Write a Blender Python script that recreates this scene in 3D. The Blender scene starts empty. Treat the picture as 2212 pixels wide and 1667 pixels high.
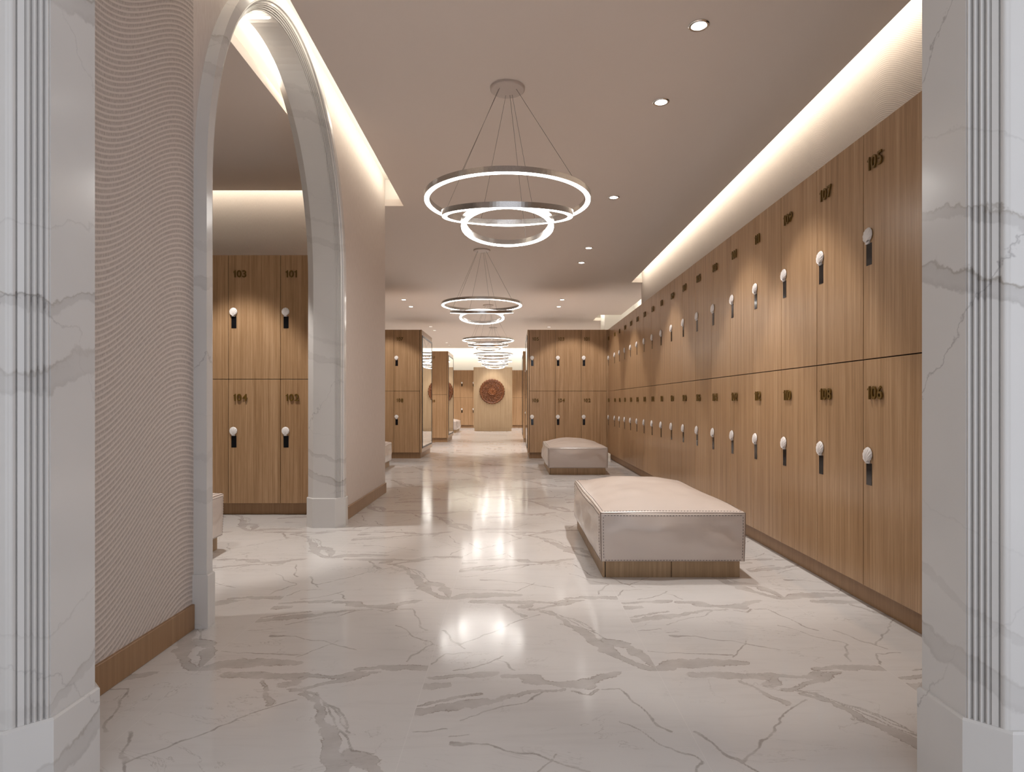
import bpy, math, random
import numpy as np
from mathutils import Vector, Matrix
random.seed(4)
PI = math.pi
C = bpy.context.scene.collection
F, EYE, CX, HY = 1341.0, 0.95, 1106.0, 870.0      # focal length and horizon of the photograph, in its 2212 px frame
ZC = 3.03                                          # underside of the ceiling slab
XR, XL = 1.638, -1.345                             # locker wall face, papered wall face

# ------------------------------------------------------------------ helpers
class MB:
    def __init__(s): s.v, s.f, s.m = [], [], []
    def add(s, vs, fs, mi=0):
        o = len(s.v); s.v += [tuple(p) for p in vs]
        s.f += [tuple(i + o for i in q) for q in fs]; s.m += [mi] * len(fs); return s
    def box(s, x0, x1, y0, y1, z0, z1, mi=0):
        v = [(x0,y0,z0),(x1,y0,z0),(x1,y1,z0),(x0,y1,z0),(x0,y0,z1),(x1,y0,z1),(x1,y1,z1),(x0,y1,z1)]
        return s.add(v, [(0,3,2,1),(4,5,6,7),(0,1,5,4),(1,2,6,5),(2,3,7,6),(3,0,4,7)], mi)
    def bbox(s, x0, x1, y0, y1, z0, z1, b, mi=0):
        """box whose edges are chamfered by b"""
        vs, idx = [], {}
        for ax in range(3):
            for sx in (0,1):
                for sy in (0,1):
                    for sz in (0,1):
                        c = [(x0,x1)[sx], (y0,y1)[sy], (z0,z1)[sz]]
                        for k, sg in enumerate((sx,sy,sz)):
                            if k != ax: c[k] += b if sg == 0 else -b
                        idx[(ax,sx,sy,sz)] = len(vs); vs.append(c)
        fs = []
        for ax in range(3):
            for sg in (0,1):
                q = []
                for a, b2 in ((0,0),(1,0),(1,1),(0,1)):
                    t = [0,0,0]; t[ax] = sg; t[(ax+1)%3] = a; t[(ax+2)%3] = b2
                    q.append(idx[(ax,)+tuple(t)])
                fs.append(q if sg else q[::-1])
        for ax in range(3):
            o1, o2 = (ax+1)%3, (ax+2)%3
            for a in (0,1):
                for b2 in (0,1):
                    q = []
                    for e in (0,1):
                        t = [0,0,0]; t[ax] = e; t[o1] = a; t[o2] = b2
                        q.append((idx[(o1,)+tuple(t)], idx[(o2,)+tuple(t)]))
                    quad = [q[0][0], q[0][1], q[1][1], q[1][0]]
                    fs.append(quad if (a ^ b2) else quad[::-1])
        for sx in (0,1):
            for sy in (0,1):
                for sz in (0,1):
                    t = [idx[(k,sx,sy,sz)] for k in range(3)]
                    fs.append(t if (sx+sy+sz) % 2 else t[::-1])
        return s.add(vs, fs, mi)
    def prism(s, pts, to3, a, b, mi=0):
        """closed polygon pts extruded from a to b; to3(p, t) -> 3-D point"""
        n = len(pts)
        v = [to3(p, a) for p in pts] + [to3(p, b) for p in pts]
        f = [tuple(range(n))[::-1], tuple(range(n, 2*n))] + [(i, (i+1)%n, n+(i+1)%n, n+i) for i in range(n)]
        return s.add(v, f, mi)
    def tube(s, p, q, r, n=8, mi=0):
        p, q = Vector(p), Vector(q); d = (q-p).normalized()
        u = d.orthogonal().normalized(); w = d.cross(u)
        vs = []
        for c in (p, q):
            for i in range(n):
                a = 2*PI*i/n; vs.append(c + u*(r*math.cos(a)) + w*(r*math.sin(a)))
        return s.add(vs, [(i,(i+1)%n,n+(i+1)%n,n+i) for i in range(n)] + [tuple(range(n))[::-1], tuple(range(n,2*n))], mi)
    def lathe(s, prof, n=48, c=(0,0,0), mi=0, closed=False, flip=False):
        vs, m = [], len(prof)
        for i in range(n):
            a = 2*PI*i/n
            for r, z in prof: vs.append((c[0]+r*math.cos(a), c[1]+r*math.sin(a), c[2]+z))
        fs = []
        for i in range(n):
            j = (i+1) % n
            for k in range(m if closed else m-1):
                l = (k+1) % m
                q = (i*m+k, j*m+k, j*m+l, i*m+l)
                fs.append(q[::-1] if flip else q)
        return s.add(vs, fs, mi)
    def mesh(s, name, smooth=False):
        me = bpy.data.meshes.new(name); me.from_pydata(s.v, [], s.f); 
        me.polygons.foreach_set('material_index', s.m)
        if smooth: me.polygons.foreach_set('use_smooth', [True]*len(s.f))
        me.update(); return me

def fix_normals(me):
    import bmesh
    bm = bmesh.new(); bm.from_mesh(me); bmesh.ops.remove_doubles(bm, verts=bm.verts, dist=1e-5)
    bmesh.ops.recalc_face_normals(bm, faces=bm.faces); bm.to_mesh(me); bm.free()

def obj(name, me, mats, parent=None, loc=None, fix=True):
    if isinstance(me, MB): me = me.mesh(name)
    if fix: fix_normals(me)
    if not isinstance(mats, (list, tuple)): mats = [mats]
    if not me.materials:
        for m in mats: me.materials.append(m)
    o = bpy.data.objects.new(name, me); C.objects.link(o)
    if parent: o.parent = parent
    if loc: o.location = loc
    return o
def tag(o, label, cat, group=None, kind=None):
    o['label'] = label; o['category'] = cat
    if group: o['group'] = group
    if kind: o['kind'] = kind
    return o
def thing(name, label, cat, loc=(0,0,0), rz=0, group=None, kind=None):
    o = bpy.data.objects.new(name, None); C.objects.link(o); o.empty_display_size = .1
    o.location = loc; o.rotation_euler = (0,0,rz)
    return tag(o, label, cat, group, kind)
def copy_tree(o, parent=None):
    c = o.copy(); C.objects.link(c); c.parent = parent
    for ch in list(o.children): copy_tree(ch, c)
    return c

# ------------------------------------------------------------------ materials
class NT:
    def __init__(s, name):
        s.m = bpy.data.materials.new(name); s.m.use_nodes = True; s.t = s.m.node_tree
        s.b = s.t.nodes['Principled BSDF']
    def n(s, t, **kw):
        x = s.t.nodes.new(t)
        for k, v in kw.items(): setattr(x, k, v)
        return x
    def L(s, a, b): s.t.links.new(a, b)
    def put(s, sock, v):
        if isinstance(v, bpy.types.NodeSocket): s.L(v, sock)
        else: sock.default_value = v
    def math(s, op, a, b=0.0, c=0.0, clamp=False):
        x = s.n('ShaderNodeMath', operation=op); x.use_clamp = clamp
        s.put(x.inputs[0], a); s.put(x.inputs[1], b); s.put(x.inputs[2], c); return x.outputs[0]
    def pos(s):
        x = s.n('ShaderNodeSeparateXYZ'); g = s.n('ShaderNodeNewGeometry'); s.L(g.outputs['Position'], x.inputs[0])
        return x.outputs, g.outputs['Position']
    def comb(s, a, b, c):
        x = s.n('ShaderNodeCombineXYZ')
        for i, v in enumerate((a,b,c)): s.put(x.inputs[i], v)
        return x.outputs[0]
    def noise(s, vec, scale, detail=3, rough=.55, dist=0.0):
        x = s.n('ShaderNodeTexNoise'); s.L(vec, x.inputs['Vector'])
        x.inputs['Scale'].default_value = scale; x.inputs['Detail'].default_value = detail
        x.inputs['Roughness'].default_value = rough; x.inputs['Distortion'].default_value = dist
        return x.outputs[0]
    def ramp(s, fac, stops, interp='LINEAR'):
        x = s.n('ShaderNodeValToRGB'); s.L(fac, x.inputs[0]); r = x.color_ramp; r.interpolation = interp
        while len(r.elements) < len(stops): r.elements.new(.5)
        for e, (p, c) in zip(r.elements, stops):
            e.position = p; e.color = tuple(c)+(1,) if hasattr(c, '__len__') else (c,c,c,1)
        return x.outputs[0]
    def mix(s, fac, a, b, blend='MIX'):
        x = s.n('ShaderNodeMix', data_type='RGBA', blend_type=blend)
        s.put(x.inputs[0], fac)
        for i, v in ((6,a),(7,b)): s.put(x.inputs[i], v if isinstance(v, bpy.types.NodeSocket) else tuple(v)+(1,))
        return x.outputs[2]
    def bump(s, h, strength, dist):
        x = s.n('ShaderNodeBump'); s.L(h, x.inputs['Height'])
        x.inputs['Strength'].default_value = strength; x.inputs['Distance'].default_value = dist
        s.L(x.outputs[0], s.b.inputs['Normal']); return x
    def set(s, **kw):
        for k, v in kw.items():
            k = {'color':'Base Color','rough':'Roughness','metal':'Metallic','spec':'Specular IOR Level','coat':'Coat Weight','coat_rough':'Coat Roughness'}[k]
            if isinstance(v, (tuple, list)) and len(v) == 3: v = tuple(v)+(1,)
            s.put(s.b.inputs[k], v)
        return s
def plain(name, color, rough=.5, metal=0., **kw): return NT(name).set(color=color, rough=rough, metal=metal, **kw).m
def emit(name, color, strength):
    t = NT(name); t.set(color=(.8,.8,.8)); t.b.inputs['Emission Color'].default_value = tuple(color)+(1,)
    t.b.inputs['Emission Strength'].default_value = strength; return t.m

def wood(name, c0, c1, c2, rough=.36, scale=1.0):
    t = NT(name); p, v = t.pos()
    h = t.math('ADD', p[0], t.math('MULTIPLY', p[1], 1.0))
    v1 = t.comb(t.math('MULTIPLY', h, 120*scale), t.math('MULTIPLY', p[2], 1.6), 0.0)
    v2 = t.comb(t.math('MULTIPLY', h, 34*scale), t.math('MULTIPLY', p[2], .55), 3.0)
    v3 = t.comb(t.math('MULTIPLY', h, 300*scale), t.math('MULTIPLY', p[2], 9.0), 7.0)
    a, b, c = t.noise(v1, 1, 3, .6), t.noise(v2, 1, 3, .5, .6), t.noise(v3, 1, 2, .6)
    f = t.math('ADD', t.math('MULTIPLY', a, .45), t.math('ADD', t.math('MULTIPLY', b, .38), t.math('MULTIPLY', c, .17)))
    col = t.ramp(f, [(.30, c0), (.5, c1), (.68, c2)])
    t.set(color=col, rough=rough, spec=.45)
    t.bump(c, .12, .0006)
    return t.m

def marble(name, base, rough):
    """polished white marble slabs for mouldings: slanting grey bands with brownish upper edges, thin cracks"""
    t = NT(name); p, v = t.pos()
    h = t.math('SUBTRACT', p[0], p[1])
    n1 = t.noise(v, 3.0, 4, .6); n2 = t.noise(v, 11.0, 4, .65); n3 = t.noise(v, 45.0, 3, .6)
    warp = t.math('ADD', t.math('MULTIPLY', t.math('SUBTRACT', n1, .5), .16), t.math('MULTIPLY', t.math('SUBTRACT', n2, .5), .07))
    z = t.math('ADD', t.math('ADD', p[2], t.math('MULTIPLY', h, .32)), warp)
    z = t.math('ADD', z, t.math('MULTIPLY', t.math('SUBTRACT', n3, .5), .012))
    fr = t.math('FRACT', t.math('DIVIDE', t.math('ADD', z, .18), .9))
    band = t.ramp(fr, [(0,0),(.395,0),(.402,.75),(.42,.5),(.455,.62),(.46,0),(.585,0),(.59,.45),(.615,.5),(.62,0),(.80,0),(.803,.55),(.807,0)])
    edge = t.ramp(fr, [(0,0),(.448,0),(.455,1),(.462,0),(.612,0),(.617,.7),(.622,0),(1,0)])
    z2 = t.math('ADD', t.math('SUBTRACT', t.math('MULTIPLY', p[2], .8), t.math('MULTIPLY', h, .9)), t.math('MULTIPLY', warp, 1.6))
    fr2 = t.math('FRACT', t.math('DIVIDE', t.math('ADD', z2, .3), .63))
    crack = t.ramp(fr2, [(0,0),(.494,0),(.5,1),(.506,0),(1,0)])
    part = t.ramp(t.noise(v, 1.7, 2, .5), [(.42,0),(.6,1)])
    cl = t.ramp(t.noise(v, 2.2, 3, .6), [(.35, 0), (.7, 1)])
    c = t.mix(t.math('MULTIPLY', cl, .35), base, tuple(x*.86 for x in base))
    c = t.mix(t.math('MULTIPLY', band, t.math('ADD', .24, t.math('MULTIPLY', part, .40))), c, (.36,.335,.32))
    c = t.mix(t.math('MULTIPLY', edge, t.math('MULTIPLY', part, .7)), c, (.26,.21,.16))
    c = t.mix(t.math('MULTIPLY', crack, t.math('MULTIPLY', part, .55)), c, (.28,.26,.26))
    t.set(color=c, rough=rough, spec=.5)
    return t.m

def floor_marble():
    t = NT('polished_floor_marble'); p, v = t.pos()
    a = t.n('ShaderNodeAttribute', attribute_name='vein').outputs['Fac']; b = t.n('ShaderNodeAttribute', attribute_name='crack').outputs['Fac']
    fine = t.noise(v, 70.0, 5, .7); big = t.noise(v, 1.6, 4, .6); mid = t.noise(v, 9.0, 4, .6)
    st = t.noise(t.comb(t.math('MULTIPLY', p[0], 3.0), t.math('MULTIPLY', p[1], 22.0), 0.0), 1.0, 4, .65, .5)
    def band(x, lo, hi):        # 1 below lo, 0 above hi
        m = t.n('ShaderNodeMapRange'); t.put(m.inputs[0], x); m.inputs[1].default_value = lo; m.inputs[2].default_value = hi
        m.inputs[3].default_value = 1; m.inputs[4].default_value = 0; return m.outputs[0]
    fz = t.math('SUBTRACT', fine, .5)
    dv = t.math('ADD', a, t.math('MULTIPLY', fz, .030)); dc = t.math('ADD', b, t.math('MULTIPLY', fz, .010))
    fill = band(dv, -.0012, .0012)
    rim = t.math('MULTIPLY', band(t.math('ABSOLUTE', dv), .0006, .0028), t.ramp(mid, [(.42,0),(.58,1)]))
    crk = t.math('MULTIPLY', band(dc, .0010, .0040), t.ramp(mid, [(.35,.35),(.6,1)]))
    # faint hairlines between the main veins
    wv = t.n('ShaderNodeVectorMath', operation='MULTIPLY'); t.L(v, wv.inputs[0]); wv.inputs[1].default_value = (1.0, 2.1, 1.0)
    hn = t.noise(wv.outputs[0], 1.9, 6, .62, .8)
    hair = t.math('MULTIPLY', band(t.math('ABSOLUTE', t.math('SUBTRACT', hn, .5)), .001, .0055), t.ramp(big, [(.45,0),(.6,1)]))
    c = t.mix(t.math('MULTIPLY', t.ramp(big, [(.35,0),(.7,1)]), .5), (.715,.69,.675), (.625,.60,.585))
    c = t.mix(t.math('MULTIPLY', t.ramp(st, [(.50,0),(.72,1)]), .14), c, (.43,.40,.39))
    c = t.mix(t.math('MULTIPLY', hair, .38), c, (.30,.27,.25))
    c = t.mix(t.math('MULTIPLY', fill, t.math('ADD', .34, t.math('MULTIPLY', t.ramp(mid, [(.35,0),(.65,1)]), .30))), c, (.40,.365,.345))
    c = t.mix(t.math('MULTIPLY', rim, .6), c, (.22,.17,.13))
    c = t.mix(t.math('MULTIPLY', crk, .56), c, (.20,.165,.14))
    # tile joints, 0.816 x 0.8 m
    jx = t.math('ABSOLUTE', t.math('SUBTRACT', t.math('FRACT', t.math('ADD', t.math('DIVIDE', t.math('ADD', p[0], .3), .816), .5)), .5))
    jy = t.math('ABSOLUTE', t.math('SUBTRACT', t.math('FRACT', t.math('ADD', t.math('DIVIDE', t.math('SUBTRACT', p[1], 2.197), .8), .5)), .5))
    j = t.math('LESS_THAN', t.math('MINIMUM', jx, jy), .0010)
    c = t.mix(t.math('MULTIPLY', j, .35), c, (.86,.83,.80))
    r = t.math('ADD', .09, t.math('MULTIPLY', mid, .05))
    t.set(color=c, rough=r, spec=.5)
    return t.m

def wallpaper(name, pitch=.0196, strength=.5, amp=1.0, fade=1.0):
    """textile relief paper: wavy raised ribs, fibrous valleys"""
    t = NT(name); p, v = t.pos()
    h = t.math('ADD', p[1], t.math('ADD', p[0], 1.345))
    ph = t.math('ADD', t.math('MULTIPLY', t.math('SUBTRACT', h, 2.28), 2*PI/1.2), t.math('MULTIPLY', t.math('SINE', t.math('MULTIPLY', p[2], 1.7)), .25))
    zz = t.math('SUBTRACT', p[2], t.math('MULTIPLY', t.math('SINE', ph), .145*amp))
    s = t.math('SINE', t.math('MULTIPLY', zz, 2*PI/pitch))
    rib = t.math('ADD', .5, t.math('MULTIPLY', s, .5))
    fib = t.noise(t.comb(t.math('MULTIPLY', h, 260.0), t.math('MULTIPLY', p[2], 40.0), 0.0), 1.0, 3, .7)
    valley = t.ramp(rib, [(.45,1),(.95,0)])
    col = t.mix(t.math('MULTIPLY', valley, t.math('ADD', .25, t.math('MULTIPLY', t.ramp(fib, [(.35,0),(.65,1)]), .75))), (.72,.635,.58), tuple(a+(b-a)*fade for a, b in zip((.72,.635,.58), (.46,.39,.35))))
    t.set(color=col, rough=.85, spec=.15)
    hh = t.math('ADD', rib, t.math('MULTIPLY', t.math('MULTIPLY', fib, valley), .5))
    t.bump(hh, strength, .004)
    return t.m

def plain_paper():
    t = NT('fibre_wallpaper'); p, v = t.pos()
    h = t.math('ADD', p[1], p[0])
    f = t.noise(t.comb(t.math('MULTIPLY', h, 130.0), t.math('MULTIPLY', p[2], 14.0), 0.0), 1.0, 4, .65)
    t.set(color=t.ramp(f, [(.3,(.71,.62,.565)),(.7,(.80,.715,.66))]), rough=.8, spec=.2)
    t.bump(f, .12, .002)
    return t.m
def leather():
    t = NT('blush_leather'); p, v = t.pos()
    x = t.n('ShaderNodeTexVoronoi'); t.L(v, x.inputs['Vector']); x.inputs['Scale'].default_value = 260
    n = t.noise(v, 3.0, 3, .6)
    col = t.mix(n, (.60,.51,.455), (.67,.58,.525))
    t.set(color=col, rough=.27, spec=.6)
    t.bump(x.outputs['Distance'], .10, .001)
    return t.m

def carved():
    t = NT('carved_teak'); p, v = t.pos()
    n = t.noise(v, 30.0, 4, .6)
    t.set(color=t.ramp(n, [(.3,(.11,.035,.012)),(.7,(.25,.09,.03))]), rough=.42)
    return t.m
def brushed():
    t = NT('brushed_nickel'); p, v = t.pos()
    n = t.noise(v, 140.0, 2, .6)
    t.set(color=t.ramp(n, [(.3,(.54,.51,.49)),(.7,(.62,.59,.57))]), rough=.24, metal=1.0)
    return t.m

M = dict(
    oak=wood('oak_veneer', (.245,.132,.060), (.405,.245,.128), (.56,.37,.22), .28),
    oak_dark=wood('oak_plinth_veneer', (.25,.135,.062), (.33,.19,.095), (.40,.245,.13), .4),
    bench_wood=wood('bench_base_veneer', (.26,.165,.085), (.38,.25,.14), (.50,.345,.205), .45, .55),
    pale=wood('pale_veneer', (.40,.27,.155), (.50,.36,.22), (.58,.43,.28), .42, .8),
    marble=marble('polished_moulding_marble', (.73,.705,.685), .16),
    floor=floor_marble(), paper=wallpaper('wave_relief_wallpaper'), paper_fine=wallpaper('fine_wave_wallpaper', .0125, .2, 1.0, .38), fibre=plain_paper(), leather=leather(), carved=carved(), nickel=brushed(),
    ceil=plain('ceiling_paint', (.85,.755,.69), .75), soffit=plain('cove_paint', (.86,.83,.78), .8),
    brass=plain('aged_brass', (.155,.085,.012), .4, .3), black=plain('black_lock_glass', (.008,.008,.010), .08),
    shell=plain('pearl_white_ceramic', (.82,.77,.74), .3), dark=plain('shadow_gap_black', (.02,.016,.012), .7),
    frame=plain('dark_bronze_frame', (.035,.028,.024), .35, .6), mirror=plain('silvered_glass', (.86,.87,.87), .015, 1.0),
    canopy=plain('satin_canopy_metal', (.60,.52,.475), .45, .3), seam=plain('seam_leather', (.20,.145,.115), .6), thread=plain('charcoal_thread', (.06,.05,.05), .8), chrome=plain('chrome', (.7,.68,.66), .12, 1.0),
    led=emit('ring_diffuser', (1.0,.965,.91), 14.0), lens=emit('downlight_lens', (1.0,.95,.88), 14.0),
    lens_dim=emit('dim_downlight_lens', (1.0,.94,.86), 1.2), wire=plain('steel_cable', (.25,.22,.2), .4, .7),
)

# ------------------------------------------------------------------ floor
def vnoise(x, y, seed):
    xi, yi = np.floor(x).astype(np.int64), np.floor(y).astype(np.int64)
    fx, fy = x-xi, y-yi; fx = fx*fx*(3-2*fx); fy = fy*fy*(3-2*fy)
    def h(a, b):
        n = (a*374761393 + b*668265263 + seed*974634777) & 0xffffffff
        n = ((n ^ (n >> 13))*1274126177) & 0xffffffff
        return ((n ^ (n >> 16)) & 0xffff)/65535.0
    return (h(xi,yi)*(1-fx)+h(xi+1,yi)*fx)*(1-fy)+(h(xi,yi+1)*(1-fx)+h(xi+1,yi+1)*fx)*fy
def fbm(x, y, seed, oc=4): return sum((vnoise(x*2**k, y*2**k, seed+k)-.5)/2**k for k in range(oc))

Z1 = lambda x, y: (200+x/2.9105, 1380+y/2.9105)
Z2 = lambda x, y: (860+x/3.687, 1260+y/3.687)
TW, TL = .816, .80
def tile_uv(px):
    d = F*EYE/(px[1]-HY); return ((px[0]-CX)/F*d, d)
VEINS = [  # marble figure of the two tile kinds: kind, view, (i, j) of the tile it was traced on, points, half width m, 1 = filled band 0 = crack
 ('A',Z2,(0,0),[(585,142),(800,146),(985,158)],.022,1), ('A',Z2,(0,0),[(1060,152),(1250,150),(1480,120)],.010,1),
 ('A',Z2,(0,0),[(1040,205),(1200,222)],.008,1), ('A',Z2,(0,0),[(1200,222),(1350,330),(1500,415)],.016,1),
 ('A',Z2,(0,0),[(1500,415),(1640,490),(1780,570)],.022,1), ('A',Z2,(0,0),[(1780,570),(1900,640),(2060,690)],.020,1),
 ('A',Z2,(0,0),[(1640,440),(1800,475),(1930,525)],.012,1), ('A',Z2,(0,0),[(1900,530),(1990,580),(2060,680)],.024,1),
 ('A',Z2,(0,0),[(1200,222),(1420,300),(1545,365)],.002,0), ('A',Z2,(0,0),[(790,610),(930,685)],.0025,0),
 ('A',Z2,(0,0),[(450,440),(560,520)],.002,0), ('A',Z2,(0,0),[(280,640),(400,570),(600,560)],.002,0),
 ('A',Z2,(0,0),[(450,692),(700,640),(850,585)],.002,0),
 ('A',Z1,(-1,-1),[(800,238),(1000,228),(1300,232)],.016,1), ('A',Z1,(-1,-1),[(1300,245),(1190,298)],.014,1),
 ('A',Z1,(-1,-1),[(1240,325),(1500,258),(1780,208)],.010,1), ('A',Z1,(-1,-1),[(1280,352),(1400,400),(1430,480)],.014,1),
 ('A',Z1,(-1,-1),[(1470,560),(1490,690),(1530,830)],.026,1), ('A',Z1,(-1,-1),[(1440,390),(1540,570),(1650,690),(1780,710)],.003,0),
 ('A',Z1,(-1,-1),[(1640,730),(1760,770)],.022,1), ('A',Z1,(-1,-1),[(1460,405),(1540,440),(1625,520),(1600,600)],.0025,0),
 ('A',Z1,(-1,-1),[(240,765),(450,682),(750,575),(1000,462),(1235,400)],.0018,0),
 ('A',Z1,(-1,-1),[(230,570),(240,650),(215,740),(240,790),(236,834)],.003,0), ('A',Z1,(-1,-1),[(1090,270),(1100,360),(1120,410)],.006,1),
 ('B',Z2,(0,-1),[(235,772),(440,738),(560,728)],.012,1), ('B',Z2,(0,-1),[(580,738),(740,714)],.022,1),
 ('B',Z2,(0,-1),[(205,830),(360,818)],.012,1), ('B',Z2,(0,-1),[(145,1015),(450,985),(700,942)],.017,1),
 ('B',Z2,(0,-1),[(700,942),(1000,872),(1300,842)],.009,1), ('B',Z2,(0,-1),[(165,968),(400,930),(640,876)],.0055,1),
 ('B',Z2,(0,-1),[(880,738),(1050,752)],.018,1), ('B',Z2,(0,-1),[(1050,770),(1250,800),(1470,790)],.026,1),
 ('B',Z2,(0,-1),[(1470,770),(1600,742),(1730,712)],.016,1), ('B',Z2,(0,-1),[(1390,852),(1500,876),(1560,830)],.004,1),
 ('B',Z2,(0,-1),[(1600,825),(1750,835),(1860,910),(1970,1020),(2040,1120),(2212,1188)],.0028,0),
 ('B',Z2,(0,-1),[(510,1072),(800,985),(1060,930),(1110,872)],.0018,0),
 ('B',Z2,(0,-1),[(450,1262),(720,1282),(930,1332),(1180,1400),(1400,1462),(1600,1500)],.0035,0),
 ('B',Z2,(0,-1),[(100,1170),(230,1165),(410,1155)],.002,0), ('B',Z2,(0,-1),[(430,1215),(580,1200)],.003,0),
 ('B',Z1,(-1,0),[(700,186),(850,155),(1080,146)],.026,1), ('B',Z1,(-1,0),[(1080,146),(1200,150),(1285,160)],.022,1),
 ('B',Z1,(-1,0),[(1680,186),(1850,176)],.008,1), ('B',Z1,(-1,0),[(1860,172),(2095,170)],.022,1),
 ('B',Z1,(-1,0),[(1290,120),(1400,76),(1530,8)],.002,0), ('B',Z1,(-1,0),[(800,80),(1000,98),(1300,108)],.0025,0),
 ('B',Z2,(-1,0),[(0,330),(140,412),(285,480),(190,535),(90,610)],.002,0),
]
def build_floor():
    def lines(parts): return np.concatenate([np.arange(a, b, s) for a, b, s in parts] + [np.array([parts[-1][1]])])
    xs = lines([(-5.2,-2.6,.26),(-2.6,-1.4,.0105),(-1.4,1.72,.0052),(1.72,3.1,.2)])
    ys = lines([(-1.6,1.42,.151),(1.42,2.7,.0042),(2.7,3.6,.006),(3.6,5.2,.009),(5.2,7.6,.016),(7.6,12.0,.04),(12.0,24.5,.16)])
    X, Y = np.meshgrid(xs, ys); X, Y = X.ravel(), Y.ravel()
    i = np.floor((X+.3)/TW); j = np.floor((Y-2.197)/TL)
    u = X-(-.3+TW*i); v = Y-(2.197+TL*j)
    kind = ((i+j) % 2).astype(int)
    wu = u + .030*fbm(u*7, v*7, 3) + .014*fbm(u*19, v*19, 77, 2) + .005*fbm(u*38, v*38, 9, 1); wv = v + .030*fbm(u*7+31, v*7, 13) + .014*fbm(u*19+5, v*19, 87, 2) + .005*fbm(u*38+9, v*38, 19, 1)
    rag = .6*fbm(u*26, v*26, 41, 2)+.8*fbm(u*9+3, v*12, 51, 2)
    vein = np.full_like(X, .05); crack = np.full_like(X, .05); near = Y < 16
    for kd, view, (ti, tj), pts, w, fill in VEINS:
        uv = [tile_uv(view(*q)) for q in pts]
        uv = [(a-(-.3+TW*ti), b-(2.197+TL*tj)) for a, b in uv]
        sel = np.where((kind == (0 if kd == 'A' else 1)) & near)[0]
        pu, pv = wu[sel], wv[sel]; dd = np.full(len(sel), 9.)
        for (ax, ay), (bx, by) in zip(uv, uv[1:]):
            ux, uy = bx-ax, by-ay; h = np.clip(((pu-ax)*ux+(pv-ay)*uy)/(ux*ux+uy*uy+1e-12), 0, 1)
            dd = np.minimum(dd, np.hypot(pu-ax-ux*h, pv-ay-uy*h))
        if fill:
            vein[sel] = np.minimum(vein[sel], dd-w*(1.1+.9*rag[sel]))
        else:
            crack[sel] = np.minimum(crack[sel], dd-.5*w)
    nx, ny = len(xs), len(ys)
    me = bpy.data.meshes.new('floor'); nq = (nx-1)*(ny-1)
    me.vertices.add(nx*ny); me.vertices.foreach_set('co', np.stack([X, Y, np.zeros_like(X)], 1).ravel().astype(np.float32))
    a = (np.arange(ny-1)[:,None]*nx + np.arange(nx-1)[None,:]).ravel()
    quads = np.stack([a, a+1, a+1+nx, a+nx], 1).ravel().astype(np.int32)
    me.loops.add(4*nq); me.loops.foreach_set('vertex_index', quads)
    me.polygons.add(nq); me.polygons.foreach_set('loop_start', np.arange(0, 4*nq, 4, dtype=np.int32))
    me.update(calc_edges=True)
    for nm, arr in (('vein', vein), ('crack', crack)):
        at = me.attributes.new(nm, 'FLOAT', 'POINT'); at.data.foreach_set('value', arr.astype(np.float32))
    o = obj('floor', me, M['floor'], fix=False)
    return tag(o, 'polished white marble tile floor with grey veins', 'floor', kind='structure')
build_floor()

# ------------------------------------------------------------------ room shell
def struct(name, mb, mat, label, cat, parent=None):
    o = obj(name, mb, mat, parent)
    if parent is None: tag(o, label, cat, kind='structure')
    return o
ZT = 3.32
XE0, XE1 = -1.146, 2.062
ce = MB()
for x0, x1, y0, y1 in ((XE0,XE1,1.40,6.56), (-5.2,XE1,6.56,10.72), (-5.2,2.58,10.72,14.68), (-5.2,2.05,14.68,15.7), (-5.2,2.58,15.7,23.6), (-5.2,-1.62,-1.2,6.08)):
    ce.box(x0, x1, y0, y1, ZC, ZC+.07)
struct('ceiling', ce, M['ceil'], 'smooth taupe painted suspended ceiling with edge slots', 'ceiling')
so = MB().box(-5.3, 3.2, -1.3, 24.6, ZT, ZT+.05).box(-1.40, -1.06, 6.582, 6.63, ZC+.07, ZT-.001).box(2.0, 2.249, 10.74, 10.77, ZC+.07, ZT-.001)
struct('ceiling', so, M['soffit'], 'cream upper ceiling seen inside the lit edge slots', 'ceiling')
# side arch in the papered wall
AY, AA, AZS, AB = 3.7265, .9965, 1.88, 1.275     # centre, half width, springing, rise of the jamb line
def arch_pt(u, k, n=64):
    """k in 0..n+2: foot, springing ... springing, foot; u = distance into the wall"""
    if k == 0: return (AY-AA-u, 0.0)
    if k == n+2: return (AY+AA+u, 0.0)
    a = PI - PI*(k-1)/n
    e = .99
    c, s = math.cos(a), math.sin(a)
    c = math.copysign(abs(c)**e, c); s = abs(s)**e
    return (AY+(AA+u)*c, AZS+(AB+u)*s)
NA = 64
wl = MB()
wl.box(-1.50, XL, 1.50, 2.62, 0, ZT)
wl.box(-1.50, XL, 2.62, arch_pt(.03,0)[0], 0, ZT)
wl.box(-1.50, XL, arch_pt(.03,NA+2)[0], 6.58, 0, ZT)
for k in range(1, NA+1):
    (y0, z0), (y1, z1) = arch_pt(.03,k), arch_pt(.03,k+1)
    wl.add([(x,y,z) for x in (-1.50,XL) for y, z in ((y0,z0),(y1,z1),(y1,ZT),(y0,ZT))],
           [(0,1,2,3),(7,6,5,4),(0,4,5,1),(3,2,6,7)])
wlo = struct('wall_left', wl, [M['paper'], M['fibre']], 'wave-textured beige papered wall with a tall arched opening', 'wall')
wr = MB().box(2.25, 2.33, 1.2, 10.74, 0, ZT).box(2.25, 2.95, 10.74, 10.80, 2.3, ZT)
struct('wall_right', wr, M['paper_fine'], 'papered wall strip above the long row of lockers', 'wall')
w2 = MB().box(2.95, 3.05, 10.74, 24.6, 0, ZT).box(2.24, 2.95, 15.0, 15.7, 2.3, ZT)
struct('wall_right', w2, M['soffit'], 'cream wall beyond the end of the long locker row', 'wall')
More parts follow.
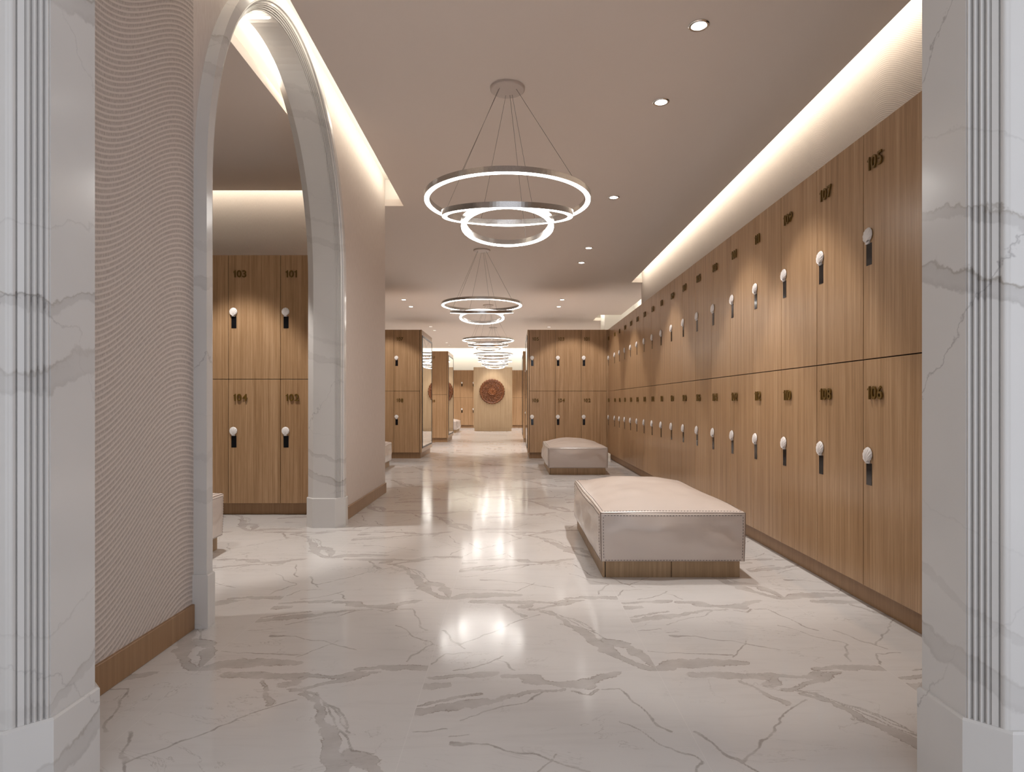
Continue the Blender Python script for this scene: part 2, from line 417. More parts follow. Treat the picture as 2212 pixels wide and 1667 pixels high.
struct('wall_back', MB().box(-5.3, 3.1, 24.28, 24.4, 0, ZT), M['soffit'], 'cream far end wall above the last lockers', 'wall')
struct('wall_far_left', MB().box(-5.3, -5.2, -1.3, 24.4, 0, ZT), M['soffit'], 'far side wall of the left bays', 'wall')
struct('wall_alcove', MB().box(-5.2, -1.51, 6.26, 6.56, 2.22, ZT), M['paper_fine'], 'papered wall strip above the alcove lockers', 'wall')
struct('wall_alcove_front', MB().box(-5.2, -1.50, -1.3, -1.2, 0, ZT).box(-1.5,-1.42,-1.3,1.5,0,ZT), M['soffit'], 'near wall of the side alcove', 'wall')
PXL, PXR, PY = -1.0635, 1.0455, 1.373
wf = MB().box(-1.42, PXL-.03, PY+.055, PY+.215, 0, 2.62).box(PXR+.03, 2.6, PY+.055, PY+.215, 0, 2.62).box(-1.42, 2.6, PY+.055, PY+.215, 2.62, ZT)
struct('wall_front', wf, M['marble'], 'marble wall around the entrance opening', 'wall')

# moulding profile (u into the wall from the jamb, w through the wall from its room/lobby face)
def casing_profile(T):
    c, pr = .058, [(.107,.055),(.107,0.0)]
    def ch(t, out=0.0):     # t 0 front .. 1 jamb along the 45 degree face, out = towards the opening
        q = 1/math.sqrt(2); return (c*(1-t)-out*q, c*t-out*q)
    pr.append((c,0.0))
    for k in range(1, 8):   # big round
        t = .02+.22*k/8; pr.append(ch(t, .005*math.sin(PI*k/8)))
    pr.append(ch(.25,-.005)); pr.append(ch(.265,.002)); pr.append(ch(.41,.002)); pr.append(ch(.425,-.005))
    for r in range(4):
        t0, t1 = .43+r*.1425, .43+(r+1)*.1425
        for k in range(1, 6): pr.append(ch(t0+(t1-t0)*k/6, -.008+.012*math.sin(PI*k/6)))
        pr.append(ch(t1,-.008) if r < 3 else ch(1.0))
    pr += [(0.0, T-c), (c, T), (.107,T), (.107,T-.055)]
    return pr
def plinth_poly(T): return [(.118,-.010),(.054,-.010),(-.010,.054),(-.010,T-.054),(.054,T+.010),(.118,T+.010)]
def plinth(parent, to3, T):
    poly = plinth_poly(T); mb = MB()
    ins = [(u+(.004 if u < .1 else -.004), w+(.004 if w < T/2 else -.004)) for u, w in poly]
    n = len(poly); v = [to3(p, 0.0) for p in poly]+[to3(p, .221) for p in poly]+[to3(p, .226) for p in ins]
    f = [(i,(i+1)%n,n+(i+1)%n,n+i) for i in range(n)]+[(n+i,n+(i+1)%n,2*n+(i+1)%n,2*n+i) for i in range(n)]+[tuple(range(2*n,3*n)), tuple(range(n))[::-1]]
    return obj('plinth_block', mb.add(v, f), M['marble'], parent)
def sweep(prof, stations, closed=False):
    mb = MB(); m = len(prof); vs = []
    for st in stations: vs += [st(p) for p in prof]
    fs = [(i*m+k, i*m+k+1, (i+1)*m+k+1, (i+1)*m+k) for i in range(len(stations)-1) for k in range(m-1)]
    return mb.add(vs, fs)
for pl_ in wlo.data.polygons:
    if pl_.center.y > 2.62: pl_.material_index = 1
t1 = thing('trim_1', 'tall arched marble door casing with fluted edges in the papered wall', 'archway', (0,0,0), kind='structure')
prof = casing_profile(.28)
st = []
for k in range(NA+3):
    if k == 0: st.append(lambda p: (-1.29-p[1], AY-AA-p[0], .2))
    elif k == NA+2: st.append(lambda p: (-1.29-p[1], AY+AA+p[0], .2))
    else: st.append(lambda p, k=k: (-1.29-p[1], arch_pt(p[0],k)[0], arch_pt(p[0],k)[1]))
obj('casing', sweep(prof, st), M['marble'], t1)
plinth(t1, lambda p, z: (-1.29-p[1], AY-AA-p[0], z), .28)
plinth(t1, lambda p, z: (-1.29-p[1], AY+AA+p[0], z), .28)
for nm, xj, sg, lab in (('trim_2', PXL, -1, 'fluted marble pillar at the left edge, beside the wavy wallpaper'), ('trim_3', PXR, 1, 'fluted marble pillar at the right edge, in front of locker 105')):
    tp = thing(nm, lab, 'pillar', (0,0,0), kind='structure')
    T = .268; prof = casing_profile(T)
    obj('shaft', sweep(prof, [lambda p, z=z: (xj+sg*p[0], PY+p[1], z) for z in (.2, 2.62)]), M['marble'], tp)
    plinth(tp, lambda p, z: (xj+sg*p[0], PY+p[1], z), T)
struct('baseboard_left', MB().bbox(XL-.02, XL+.012, 1.57, 2.610, 0, .105, .002).bbox(XL-.02, XL+.012, 4.845, 6.59, 0, .105, .002), M['oak_dark'], 'oak baseboard along the papered wall', 'baseboard')

# ------------------------------------------------------------------ lockers
LW, LH, PL = .441, 1.05, .10
DEP = .50
door_me = MB().bbox(.002, LW-.002, 0, .019, .002, LH-.002, .0012).mesh('door')
body_me = MB().box(.001, LW-.001, .021, DEP, .001, LH-.001).mesh('body')
plate_me = MB().bbox(-.0215, .0215, -.0018, .001, -.05, .05, .0008).mesh('lock_plate')
def shell_mesh():
    mb = MB(); nr, ns, vs, fs = 9, 12, [], []
    nt = nr*8
    for a in range(nt+1):
        phi = -2.55+5.1*a/nt                   # from straight up, round to near the hinge
        rr = .0325*(1+.035*abs(math.cos(nr*phi*.6))) 
        rim = (rr*math.sin(phi), .036+rr*math.cos(phi))
        for b in range(ns+1):
            s = b/ns
            x, z = rim[0]*s, rim[1]*s
            hgt = (.010*math.sin(PI*(.12+.88*s)*.93)+.002)*(1-.0*s) + 0.0017*s*math.cos(2*PI*a/8)*(1 if s < .98 else .2)
            if b == ns: hgt = 0.0
            vs.append((x, -.004-hgt, z))
    for a in range(nt):
        for b in range(ns): fs.append((a*(ns+1)+b, (a+1)*(ns+1)+b, (a+1)*(ns+1)+b+1, a*(ns+1)+b+1))
    mb.add(vs, fs); mb.prism([(-.013,-.006),(.013,-.006),(.010,.010),(-.010,.010)], lambda p, t: (p[0], t, p[1]), -.010, .001)
    mb.box(-.012, .012, -.006, .001, .0, .05)
    return mb.mesh('shell_knob', True)
shell_me = shell_mesh()
for me_, m_ in ((door_me,'oak'),(body_me,'dark'),(plate_me,'black'),(shell_me,'shell')):
    fix_normals(me_); me_.materials.append(M[m_])
_num = {}
def digit_mesh(ch):
    """one raised digit: (vertices x/z in units of its height, depth 0..1, faces, width)"""
    if ch == '1':
        pts = [(.14,0),(.14,.70),(.0,.70),(.0,.80),(.10,.84),(.165,.92),(.19,1.0),(.30,1.0),(.30,0)]
        mb = MB().prism(pts, lambda p, t: (p[0], t, p[1]), 0, 1)
        return mb.v, mb.f, .34
    cu = bpy.data.curves.new('digit', 'FONT'); cu.body = ch; cu.size = 1.0; cu.extrude = .05; cu.offset = .010; cu.bevel_depth = .006
    to = bpy.data.objects.new('digit', cu); C.objects.link(to)
    dg = bpy.context.evaluated_depsgraph_get(); dg.update()
    me = bpy.data.meshes.new_from_object(to.evaluated_get(dg)); bpy.data.objects.remove(to); bpy.data.curves.remove(cu)
    vs = [tuple(v.co) for v in me.vertices]; fs = [tuple(p.vertices) for p in me.polygons]; bpy.data.meshes.remove(me)
    x0 = min(v[0] for v in vs); x1 = max(v[0] for v in vs); y0 = min(v[1] for v in vs); y1 = max(v[1] for v in vs)
    z0 = min(v[2] for v in vs); z1 = max(v[2] for v in vs); k = 1/(y1-y0)
    return [((v[0]-x0)*k, (v[2]-z0)/(z1-z0), (v[1]-y0)*k) for v in vs], fs, (x1-x0)*k
_dig = {}
def number_mesh(txt):
    if txt in _num: return _num[txt]
    mb, x = MB(), 0.0
    for ch in txt:
        if ch not in _dig: _dig[ch] = digit_mesh(ch)
        vs, fs, w = _dig[ch]
        mb.add([(.060*(x+v[0]), -.003-.007*v[1], .060*v[2]) for v in vs], fs); x += w+.13
    me = mb.mesh('number_lettering'); fix_normals(me); me.materials.append(M['brass']); _num[txt] = me; return me
ROT = {'S': 0.0, 'E': -PI/2}       # fronts facing the entrance, fronts facing the aisle from the right
def locker(x, y, z, face, upper, txt, label, group, hardware=True):
    o = thing('locker', label, 'locker', (x,y,z), ROT[face], group)
    def ch(nm, me, loc=(0,0,0), par=o):
        c = bpy.data.objects.new(nm, me); C.objects.link(c); c.parent = par; c.location = loc; return c
    ch('body', body_me); d = ch('door', door_me)
    zt = LH
    if txt: ch('number_lettering', number_mesh(txt), (.047, 0, zt-(.191 if upper else .184)), d)
    if hardware:
        ch('shell_knob', shell_me, (.0435, 0, zt-(.516 if upper else .472)), d); ch('lock_plate', plate_me, (.0475, 0, zt-(.570 if upper else .527)), d)
    return o
ORD = 'first second third fourth fifth sixth seventh eighth ninth tenth eleventh twelfth thirteenth fourteenth fifteenth sixteenth seventeenth eighteenth'.split()
odd = [105,107,109,111,101,103]
Y0 = 2.894-LW
for k in range(18):
    yl = min(Y0+(k+1)*LW, 10.388+.0) if False else Y0+(k+1)*LW
    if k == 17: continue
    n = odd[k % 6]
    for up in (0, 1):
        num = str(n if up else n+1)
        locker(XR, yl, PL+LH*up+.001*up, 'E', up, num, f"{ORD[k]} {'upper' if up else 'lower'} oak locker from the right marble pillar, long right wall, numbered {num}", 'lockers of the long right wall')
yend = Y0+17*LW
# half-width unit that closes the row against the free-standing bank
for up in (0, 1):
    o = thing('locker', f"narrow {'upper' if up else 'lower'} oak locker wedged in the far corner of the right wall", 'locker', (XR, 10.585, PL+LH*up+.001*up), ROT['E'], 'lockers of the long right wall')
    wdt = 10.585-yend
    obj('body', MB().box(.001, wdt-.001, .021, DEP, .001, LH-.001), M['dark'], o)
    d = obj('door', MB().bbox(.0015, wdt-.0015, 0, .019, .0015, LH-.0015, .0012), M['oak'], o)
    num = '103' if up else '104'
    for nm, me_, loc in (('number_lettering', number_mesh(num), (.047,0,LH-(.191 if up else .184))), ('shell_knob', shell_me, (.0435,0,LH-(.516 if up else .472))), ('lock_plate', plate_me, (.0475,0,LH-(.570 if up else .527)))):
        c = bpy.data.objects.new(nm, me_); C.objects.link(c); c.parent = d; c.location = loc
# front-most unit stub hidden behind the pillar keeps the row continuous
tag(obj('locker_plinth', MB().bbox(XR+.042, 2.14, 1.66, 10.585, 0, PL-.001, .002), M['oak_dark']), 'recessed oak plinth under the long right locker wall', 'plinth')
tag(obj('end_filler', MB().bbox(XR, 2.138, 1.66, Y0-.001, PL, PL+2*LH, .002), M['oak']), 'plain oak panel between the right pillar and locker 105', 'panel')

def bank(x0, x1, y0, y1, cols, xstart, nums, end, where, back=True):
    """free-standing double row: lockers on the entrance side, plain oak core behind, mirrored end panel"""
    t = thing('locker_bank', f'free-standing oak locker bank {where}', 'locker bank', (0,0,0), 0)
    e0, e1 = (x0+.0, x1-.032) if end > 0 else (x0+.032, x1)
    obj('core', MB().bbox(e0, e1, y0+DEP+.012, y1, PL, PL+2*LH, .002), M['oak'], t)
    if end < 0: obj('corner_stile', MB().bbox(x1-.0115, 2.13, y0-.002, y0+DEP+.014, PL, PL+2*LH, .001), M['oak'], t)
    obj('plinth', MB().bbox(x0+.03, x1-.03, y0+.045, y1-.03, 0, PL-.002, .002), M['oak_dark'], t)
    if end:
        xe = x1 if end > 0 else x0
        s = end
        ep = obj('end_panel', MB().bbox(min(xe, xe-s*.03), max(xe, xe-s*.03), y0, y1, PL, PL+2*LH, .002), M['oak'], t)
        f = MB(); a0, a1, z0, z1 = y0+.05, y1-.03, .17, 2.11; xa, xb = xe-s*.002, xe+s*.008; w = .03
        X0, X1 = min(xa,xb), max(xa,xb)
        for q in ((a0,a1,z0,z0+w),(a0,a1,z1-w,z1),(a0,a0+w,z0+w,z1-w),(a1-w,a1,z0+w,z1-w)): f.box(X0, X1, *q)
        mr = obj('mirror', MB().box(min(xe-s*.001,xe+s*.004), max(xe-s*.001,xe+s*.004), a0+w, a1-w, z0+w, z1-w), M['mirror'], ep)
        obj('mirror_frame', f, M['frame'], ep)
    for c in range(cols):
        for up in (0, 1):
            num = nums[c]
            num = str(num if up else num+1) if num else ''
            locker(xstart+c*LW, y0, PL+LH*up+.001*up, 'S', up, num, f"{'upper' if up else 'lower'} oak locker numbered {num} {where}", f'lockers {where}')
    return t
bank(.2656, 1.634, 10.60, 11.93, 3, .2985, [105,103,101], -1, 'in the bank behind the second bench')
bank(-2.99, -1.541, 10.60, 11.95, 3, -2.899, [111,109,107], 1, 'in the first bank left of the aisle')
bank(-2.99, -1.541, 15.0, 16.3, 3, -2.899, [111,109,107], 1, 'in the second bank left of the aisle')
bank(.2656, 1.634, 15.0, 16.3, 3, .2985, [105,103,101], -1, 'in the second bank right of the aisle')
bank(-3.722, -1.512, 5.25, 6.55, 4, -2.840-LW+.0, [107,105,103,101], 0, 'seen through the arch')
# last row along the far wall
tag(obj('locker_plinth', MB().bbox(-3.6, 2.2, 23.74, 24.25, 0, PL-.001, .002), M['oak_dark']), 'recessed oak plinth under the lockers along the far end wall', 'plinth')
for c, xl in enumerate((-2.84, -2.399, -1.958, -1.517-.0)):
    for up in (0, 1):
        pos_ = ('outermost','second from outside','last full','innermost')[c]
        locker(xl, 23.70, PL+LH*up+.001*up, 'S', up, '', f"{'upper' if up else 'lower'} {pos_} oak locker on the far wall, left of the carved panel", 'lockers on the far wall')
for c, xl in enumerate((-.26, .18, .621)):
    for up in (0, 1):
        pos_ = ('nearest','second','third')[c]
        locker(xl, 23.70, PL+LH*up+.001*up, 'S', up, '', f"{'upper' if up else 'lower'} far-wall oak locker {pos_} to the right side of the carved panel", 'lockers on the far wall', hardware=False)

# ------------------------------------------------------------------ carved screen
t = thing('feature_panel', 'pale wood free-standing screen carrying the carved medallion', 'panel', (0,0,0))
PXA, PXB, PYF = -1.294, .010, 20.90
obj('panel', MB().bbox(PXA, PXB, PYF, PYF+.25, .10, 2.15, .004), M['pale'], t)
obj('recessed_base', MB().bbox(PXA+.03, PXB-.03, PYF+.001, PYF+.22, 0, .10, .002), M['pale'], t)
MX, MZ, MR = -.670, 1.335, .44
def medal_part(r0, r1, nr, nt, hf, name, parent, mat):
    vs, fs = [], []
    for i in range(nr+1):
        for k in range(nt):
            th = 2*PI*k/nt; s = i/nr; r, h = hf(r0+(r1-r0)*s, th, s)
            vs.append((MX+r*math.sin(th), PYF-.006-h, MZ+r*math.cos(th)))
    for i in range(nr):
        for k in range(nt):
            l = (k+1) % nt; fs.append((i*nt+k, i*nt+l, (i+1)*nt+l, (i+1)*nt+k))
    mb = MB().add(vs, fs)
    if r0 < .001: pass
    me = mb.mesh(name, True); return obj(name, me, mat, parent)
t = thing('art_medallion', 'round carved dark wood medallion with scalloped rim on the pale screen', 'wall ornament', (0,0,0))
NP = 28
def rim(r, th, s):
    sc = abs(math.cos(th*NP/2))
    rr = r + (.020*sc)*max(0, (s-.35)/.65)
    h = .030 + .012*math.sin(PI*s)*(.5+.5*sc)+.006*math.cos(3*PI*s)
    if s > .97: h = -.004
    if s < .02: h = .012
    return rr, h
def field(r, th, s):
    a = math.cos(8*th); b = math.cos(16*th+9*s); c = math.cos(24*th)
    h = .018+.010*math.cos(13*PI*s+2.2*a)*(.55+.45*b)+.009*c*math.cos(6*PI*s)
    return r, max(.002, h)
def boss(r, th, s):
    h = .036+.010*math.cos(4*PI*s)+.006*math.cos(12*th)*math.sin(PI*s)
    if s > .97: h = .006
    return r, h
medal_part(.345, .410, 14, NP*12, rim, 'scalloped_rim', t, M['carved'])
medal_part(.125, .346, 44, 384, field, 'carved_field', t, M['carved'])
medal_part(.0005, .135, 16, 144, boss, 'centre_rosette', t, plain('rosette_teak', (.25,.085,.026), .4))
obj('backing', MB().prism([(.36*math.sin(2*PI*k/64), .36*math.cos(2*PI*k/64)) for k in range(64)], lambda p, y: (MX+p[0], y, MZ+p[1]), PYF-.008, PYF-.001), M['carved'], t)

# ------------------------------------------------------------------ benches
BW, BL = .785, 1.365
BZ0, BZ1 = .088, .352
def edge_grid(L):
    base = [0,.0025,.005,.008,.012,.018,.028,.045]
    n = 22; inner = [.07+(L-.14)*k/n for k in range(n+1)]
    return base+inner+[L-b for b in base[::-1]]
def seed_noise(x, y, z):
    from mathutils import noise
    return noise.noise(Vector((x*3.2, y*2.6, z*5))) + .5*noise.noise(Vector((x*9+5, y*9, z*13)))
def roll(d): return .006*(1-math.exp(-d/.004))
def cush(face, a, b):
    """point on the cushion: face, metres along its two axes"""
    H = BZ1-BZ0
    if face == 'top':
        e = min(a, BW-a, b, BL-b); u, v = 2*a/BW-1, 2*b/BL-1
        bul = .078*(1-abs(u)**2.8)*(1-abs(v)**2.8)*(1+.18*v)
        p = Vector((a, b, BZ1)); k = Vector((0,0,1))
    elif face in ('front','back'):
        e = min(a, BW-a, b, H-b); u, v = 2*a/BW-1, 2*b/H-1
        bul = .026*(1-abs(u)**2.5)*(1-v*v)
        p = Vector((a, 0 if face == 'front' else BL, BZ0+b)); k = Vector((0,-1 if face == 'front' else 1,0))
    elif face in ('left','right'):
        e = min(a, BL-a, b, H-b); u, v = 2*a/BL-1, 2*b/H-1
        bul = .034*(1-abs(u)**3)*(1-v*v)
        p = Vector((0 if face == 'left' else BW, a, BZ0+b)); k = Vector((-1 if face == 'left' else 1,0,0))
    else:
        return Vector((a, b, BZ0))
    w = min(1, e/.08)
    q = p + k*(bul + roll(max(e,0)) + (.011 if face == 'top' else .026)*w*seed_noise(*p))
    # soft wander of the seams and drawn-in foot
    q.z += .004*math.sin(p.x*9+1)*math.sin(p.y*6)*(1 if p.z > .3 else 0)
    if face != 'top':
        t = (BZ1-p.z)/H; q.x += (BW/2-q.x)*.012*t*t; q.y += (BL/2-q.y)*.008*t*t
    return q
def cushion_mesh():
    mb = MB(); H = BZ1-BZ0
    for face, la, lb in (('top',BW,BL),('front',BW,H),('back',BW,H),('left',BL,H),('right',BL,H)):
        ga = edge_grid(la)
        gb = edge_grid(lb) if lb > .3 else [0,.0025,.005,.008,.012,.018,.028,.045]+[.06+(lb-.12)*k/8 for k in range(9)]+[lb-b for b in (.045,.028,.018,.012,.008,.005,.0025,0)]
        vs = [cush(face, a, b) for a in ga for b in gb]; nb = len(gb)
        mb.add(vs, [(i*nb+j,(i+1)*nb+j,(i+1)*nb+j+1,i*nb+j+1) for i in range(len(ga)-1) for j in range(nb-1)])
    c = [cush('front',0,0), cush('front',BW,0), cush('back',BW,0), cush('back',0,0)]
    mb.add(c, [(0,1,2,3)])
    return mb.mesh('cushion', True)
def stitch_mesh():
    mb = MB(); H = BZ1-BZ0
    def row(face, fn, L):
        n = int(L/.0165)
        for k in range(1, n-1):
            s = L*(k+.2)/n; a0, b0 = fn(s); a1, b1 = fn(s+.0092)
            p, q = cush(face, a0, b0), cush(face, a1, b1)
            nrm = (cush(face, a0+.002, b0)-p).cross(cush(face, a0, b0+.002)-p).normalized()
            cen = Vector((BW/2,BL/2,.2))
            if nrm.dot(p-cen) < 0: nrm = -nrm
            d = (q-p).normalized(); sd = d.cross(nrm)*.0011; up = nrm*.0012; dn = nrm*-.001
            mb.add([p-sd+dn,q-sd+dn,q+sd+dn,p+sd+dn,p-sd+up,q-sd+up,q+sd+up,p+sd+up], [(4,5,6,7),(0,1,5,4),(1,2,6,5),(2,3,7,6),(3,0,4,7)])
    m = .013
    for e in (m, BL-m): row('top', lambda s, e=e: (s, e), BW)
    for e in (m, BW-m): row('top', lambda s, e=e: (e, s), BL)
    for face, L in (('front',BW),('back',BW),('left',BL),('right',BL)):
        row(face, lambda s: (s, H-m), L); row(face, lambda s: (s, .008), L)
        for e in (m, L-m): row(face, lambda s, e=e: (e, s), H)
    return mb.mesh('stitching')
def seam_mesh():
    mb = MB(); n = 60
    runs = [[cush('top', BW*k/n, e) for k in range(n+1)] for e in (0, BL)] + [[cush('top', e, BL*k/n) for k in range(n+1)] for e in (0, BW)]
    for f, e in (('front',0),('front',BW),('back',0),('back',BW)): runs.append([cush(f, e, (BZ1-BZ0)*k/20) for k in range(21)])
    for r in runs:
        for p, q in zip(r, r[1:]): mb.tube(p, q, .0026, 6)
    return mb.mesh('seam')
seam_me = seam_mesh()
cush_me, stitch_me = cushion_mesh(), stitch_mesh()
BX0, BX1, BLEN = .012, .760, 1.34
core_me = MB().box(BX0+.006, BX1-.006, .018, BLEN-.006, 0, .0865).mesh('base_core')
def panel_boxes():
    out = []
    g = .0015; T = .012
    for a, b in ((BX0+.015, (BX0+BX1)/2), ((BX0+BX1)/2, BX1)):
        out.append((a+g, b-g, .010, .010+T)); out.append((a+g, b-g, BLEN-T, BLEN))
    for k in range(3):
        a = .010+(BLEN-.010)*k/3; b = .010+(BLEN-.010)*(k+1)/3
        out.append((BX0, BX0+T, a+g, b-g)); out.append((BX1-T+.0005, BX1+.0005, a+T+g if k == 0 else a+g, b-T-g if k == 2 else b-g))
    return out
def bench(x, y, label):
    t = thing('bench', label, 'bench', (x,y,0), 0, 'leather locker room benches')
    obj('cushion', cush_me, M['leather'], t); 
    obj('stitching', stitch_me, M['thread'], t, fix=False); obj('seam', seam_me, M['seam'], t, fix=False)
    b = obj('base', core_me, M['dark'], t)
    for (x0,x1,y0,y1) in panel_boxes(): obj('base_panel', MB().bbox(x0,x1,y0,y1,0,.087,.001), M['bench_wood'], b)
    return t
fix_normals(cush_me)
b1 = bench(.482, 3.372, 'large blush leather bench in the right foreground')
for x, y, lab in ((.482, 8.215, 'blush leather bench in front of the bank with lockers 101 to 106'), (-2.672, 2.69, 'blush leather bench partly hidden behind the arch casing'),
                  (-2.60, 7.98, 'blush leather bench peeking out past the end of the papered wall'), (-2.55, 19.8, 'small distant blush leather bench near the far wall lockers')):
    c = copy_tree(b1); c.location = (x, y, 0); c['label'] = lab

# ------------------------------------------------------------------ chandeliers
RING = [(.547, 2.27, 0.0), (.432, 2.173, -9.3), (.308, 2.103, 8.8)]
def ring_meshes(R, n=128):
    w, h = .036, .038
    body = MB().lathe([(R, .0035),(R, h),(R-w, h),(R-w, .0035),(R-w+.003,.0035),(R-w+.003,.006),(R-.003,.006),(R-.003,.0035)], n, closed=True)
    dif = MB().lathe([(R-.0035,.0055),(R-.0035,0.0),(R-w+.0035,0.0),(R-w+.0035,.0055)], n, closed=True)
    return body.mesh('ring'), dif.mesh('light_strip')
ring_me = [ring_meshes(r[0]) for r in RING]
for a, b in ring_me:
    fix_normals(a); fix_normals(b); a.materials.append(M['nickel']); b.materials.append(M['led'])
def chandelier(x, y, label):
    t = thing('chandelier', label, 'chandelier', (x,y,ZC), 0, 'ring chandeliers along the aisle')
    obj('canopy', MB().lathe([(0,-.018),(.108,-.018),(.114,-.014),(.114,-.0005),(0,-.0005)], 48), M['canopy'], t)
    rings = []
    for (R, z, tilt), (a, b) in zip(RING, ring_me):
        r = bpy.data.objects.new('ring', a); C.objects.link(r); r.parent = t; r.location = (0,0,z-ZC); r.rotation_euler = (math.radians(-tilt),0,0)
        d = bpy.data.objects.new('light_strip', b); C.objects.link(d); d.parent = r; rings.append((R,z,tilt))
    for ri, ang, can in ((0,240,215),(0,-40,-20),(0,112,100),(1,178,200),(1,62,60),(2,64,75)):
        R, z, tilt = rings[ri]; a = math.radians(ang); rr = R-.018
        lx, ly = rr*math.cos(a), rr*math.sin(a)
        zz = z-ZC+.036+math.sin(math.radians(-tilt))*ly
        ca = math.radians(can); q = .062
        obj('cable', MB().tube((q*math.cos(ca), q*math.sin(ca), -.019), (lx, ly*math.cos(math.radians(tilt)), zz), .0013, 6), M['wire'], t)
    return t
ch1 = chandelier(-.030, 4.10, 'nearest three-ring chandelier, large above the middle of the floor')
for x, y, lab in ((-.41, 8.45, 'second three-ring chandelier from the entrance'), (-.506, 13.2, 'third three-ring chandelier from the entrance'),
                  (-.52, 17.15, 'fourth three-ring chandelier from the entrance'), (-.545, 19.9, 'farthest three-ring chandelier, just before the carved screen')):
    c = copy_tree(ch1); c.location = (x, y, ZC); c['label'] = lab

# ------------------------------------------------------------------ downlights
dl_ring = MB().lathe([(.058,0),(.058,-.004),(.052,-.007),(.042,-.006),(.039,0)], 40, closed=True).mesh('trim_ring')
dl_lens = MB().lathe([(0,-.0045),(.0395,-.0045),(.0395,-.0005),(0,-.0005)], 40).mesh('lens')
dl_dim = dl_lens.copy()
for me_, m_ in ((dl_ring,'chrome'),(dl_lens,'lens'),(dl_dim,'lens_dim')):
    fix_normals(me_); me_.materials.append(M[m_])
SPOT_W = 88.0
def downlight(x, y, label, power=1.0, dim=False, size=62, tilt=0):
    t = thing('downlight', label, 'downlight', (x,y,ZC), 0, 'recessed ceiling downlights')
    for nm, me_ in (('trim_ring', dl_ring), ('lens', dl_dim if dim else dl_lens)):
        c = bpy.data.objects.new(nm, me_); C.objects.link(c); c.parent = t
    if power:
        l = bpy.data.lights.new('downlight_beam', 'SPOT'); l.energy = SPOT_W*power; l.spot_size = math.radians(size); l.spot_blend = .30
        l.shadow_soft_size = .03; l.color = (1.0,.945,.895)
        o = bpy.data.objects.new('downlight_beam', l); C.objects.link(o); o.parent = t; o.location = (0,0,-.03); o.rotation_euler = (math.radians(tilt),0,0)
    return t
for k, y in enumerate((3.42, 4.29, 6.28, 8.33, 9.20)):
    downlight(1.03, y, f"{('nearest','second','third','fourth','fifth')[k]} bright downlight in the row above the right locker wall", tilt=26 if y > 9 else 0)
for k, y in enumerate((12.5, 13.4)):
    downlight(1.01, y, f"small downlight above the right bank, {('nearer','farther')[k]} of the lit pair", 1.3, size=95)
    downlight(-2.18, y, f"small downlight above the left bank, {('nearer','farther')[k]} of the lit pair", 1.3, size=95)
downlight(1.01, 17.0, 'pale downlight just above the top edge of the right bank', 1.2, True, 95)
for k, y in enumerate((16.9, 17.8)): downlight(-2.22, y, f"pale downlight beside the first left bank top, {('nearer','farther')[k]} one", 1.1, True, 95)
for k, y in enumerate((21.4, 22.3)): downlight(-2.25, y, f"tiny downlight near the far end of the ceiling, {('nearer','farther')[k]} one", 1.6, True, 95)
for k, y in enumerate((21.4, 22.3)): downlight(1.0, y, f"downlight over the far right corner, hidden past the right bank, {('nearer','farther')[k]} one", 1.6, True, 95)
downlight(-.66, 20.35, 'downlight directly above the carved medallion', .8, True)
for k, y in enumerate((2.6, 4.58)): downlight(-2.27, y, f"alcove downlight behind the arch, {('nearer the entrance','nearer the lockers')[k]}", (.55, 1.6)[k], size=62+8*(1-k))
for k, y in enumerate((8.33, 9.20)): downlight(-2.18, y, f"left bay downlight past the papered wall end, {('nearer','farther')[k]} one", tilt=26*k)

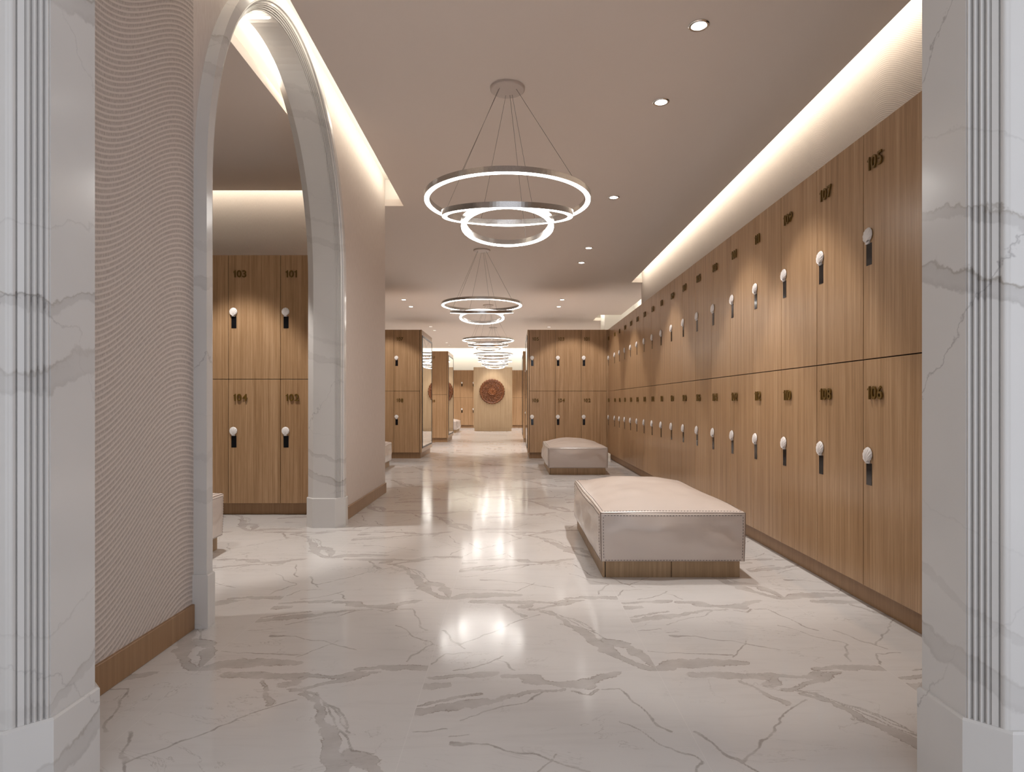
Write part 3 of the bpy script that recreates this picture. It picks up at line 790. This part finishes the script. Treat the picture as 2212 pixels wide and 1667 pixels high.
# ------------------------------------------------------------------ cove light strips (real lamps on top of the slab edge)
def strip(name, loc, size, rot, power, col=(1.0,.94,.80)):
    l = bpy.data.lights.new(name, 'AREA'); l.shape = 'RECTANGLE'; l.size, l.size_y = size; l.energy = power; l.color = col
    o = bpy.data.objects.new(name, l); C.objects.link(o); o.location = loc; o.rotation_euler = rot; return o
COVE = 2.6   # W per metre
# light local -Z is the beam direction; size = x, size_y = y
strip('cove_lamp', (XE0+.05, 4.0, ZC+.10), (.05, 5.0), (0, -PI/2*.82, PI), COVE*5.0) if False else None
def cove_y(x, y0, y1, toward, w, dz=.18):      # runs along Y, beams towards +X or -X and slightly up
    strip('cove_lamp', (x, (y0+y1)/2, ZC+dz), (.05, y1-y0), (0, -toward*math.radians(97), 0), w*(y1-y0))
def cove_x(y, x0, x1, toward, w):
    strip('cove_lamp', ((x0+x1)/2, y, ZC+.18), (x1-x0, .05), (toward*math.radians(97), 0, 0), w*(x1-x0))
cove_y(XE0+.025, 1.5, 6.5, -1, COVE*.62)
cove_y(XE1-.03, 1.5, 10.6, 1, COVE)
cove_y(-1.70, 0.0, 6.0, 1, COVE*1.3, .105)
cove_x(6.045, -4.6, -1.7, 1, COVE)
cove_x(23.55, -4.5, 2.4, 1, COVE*2.2)
cove_y(2.52, 10.9, 14.6, 1, COVE)
cove_y(2.52, 15.8, 23.4, 1, COVE)
cove_y(1.99, 14.75, 15.6, 1, COVE)

# ------------------------------------------------------------------ camera, daylight from the entrance hall, exposure
cam = bpy.data.cameras.new('camera'); co = bpy.data.objects.new('camera', cam); C.objects.link(co)
cam.sensor_width = 36; cam.sensor_fit = 'HORIZONTAL'; cam.lens = 36*F/2212; cam.shift_y = (HY-1667/2)/2212
co.location = (0,0,EYE); co.rotation_euler = (PI/2,0,0); cam.clip_start = .02; cam.clip_end = 100
sc = bpy.context.scene; sc.camera = co
w = bpy.data.worlds.new('world'); sc.world = w; w.use_nodes = True
bg = w.node_tree.nodes['Background']; bg.inputs[0].default_value = (.88,.92,1.0,1); bg.inputs[1].default_value = .86
sc.view_settings.view_transform = 'Standard'; sc.view_settings.look = 'None'; sc.view_settings.gamma = 1.0
sc.view_settings.use_curve_mapping = False; sc.view_settings.exposure = 0.36
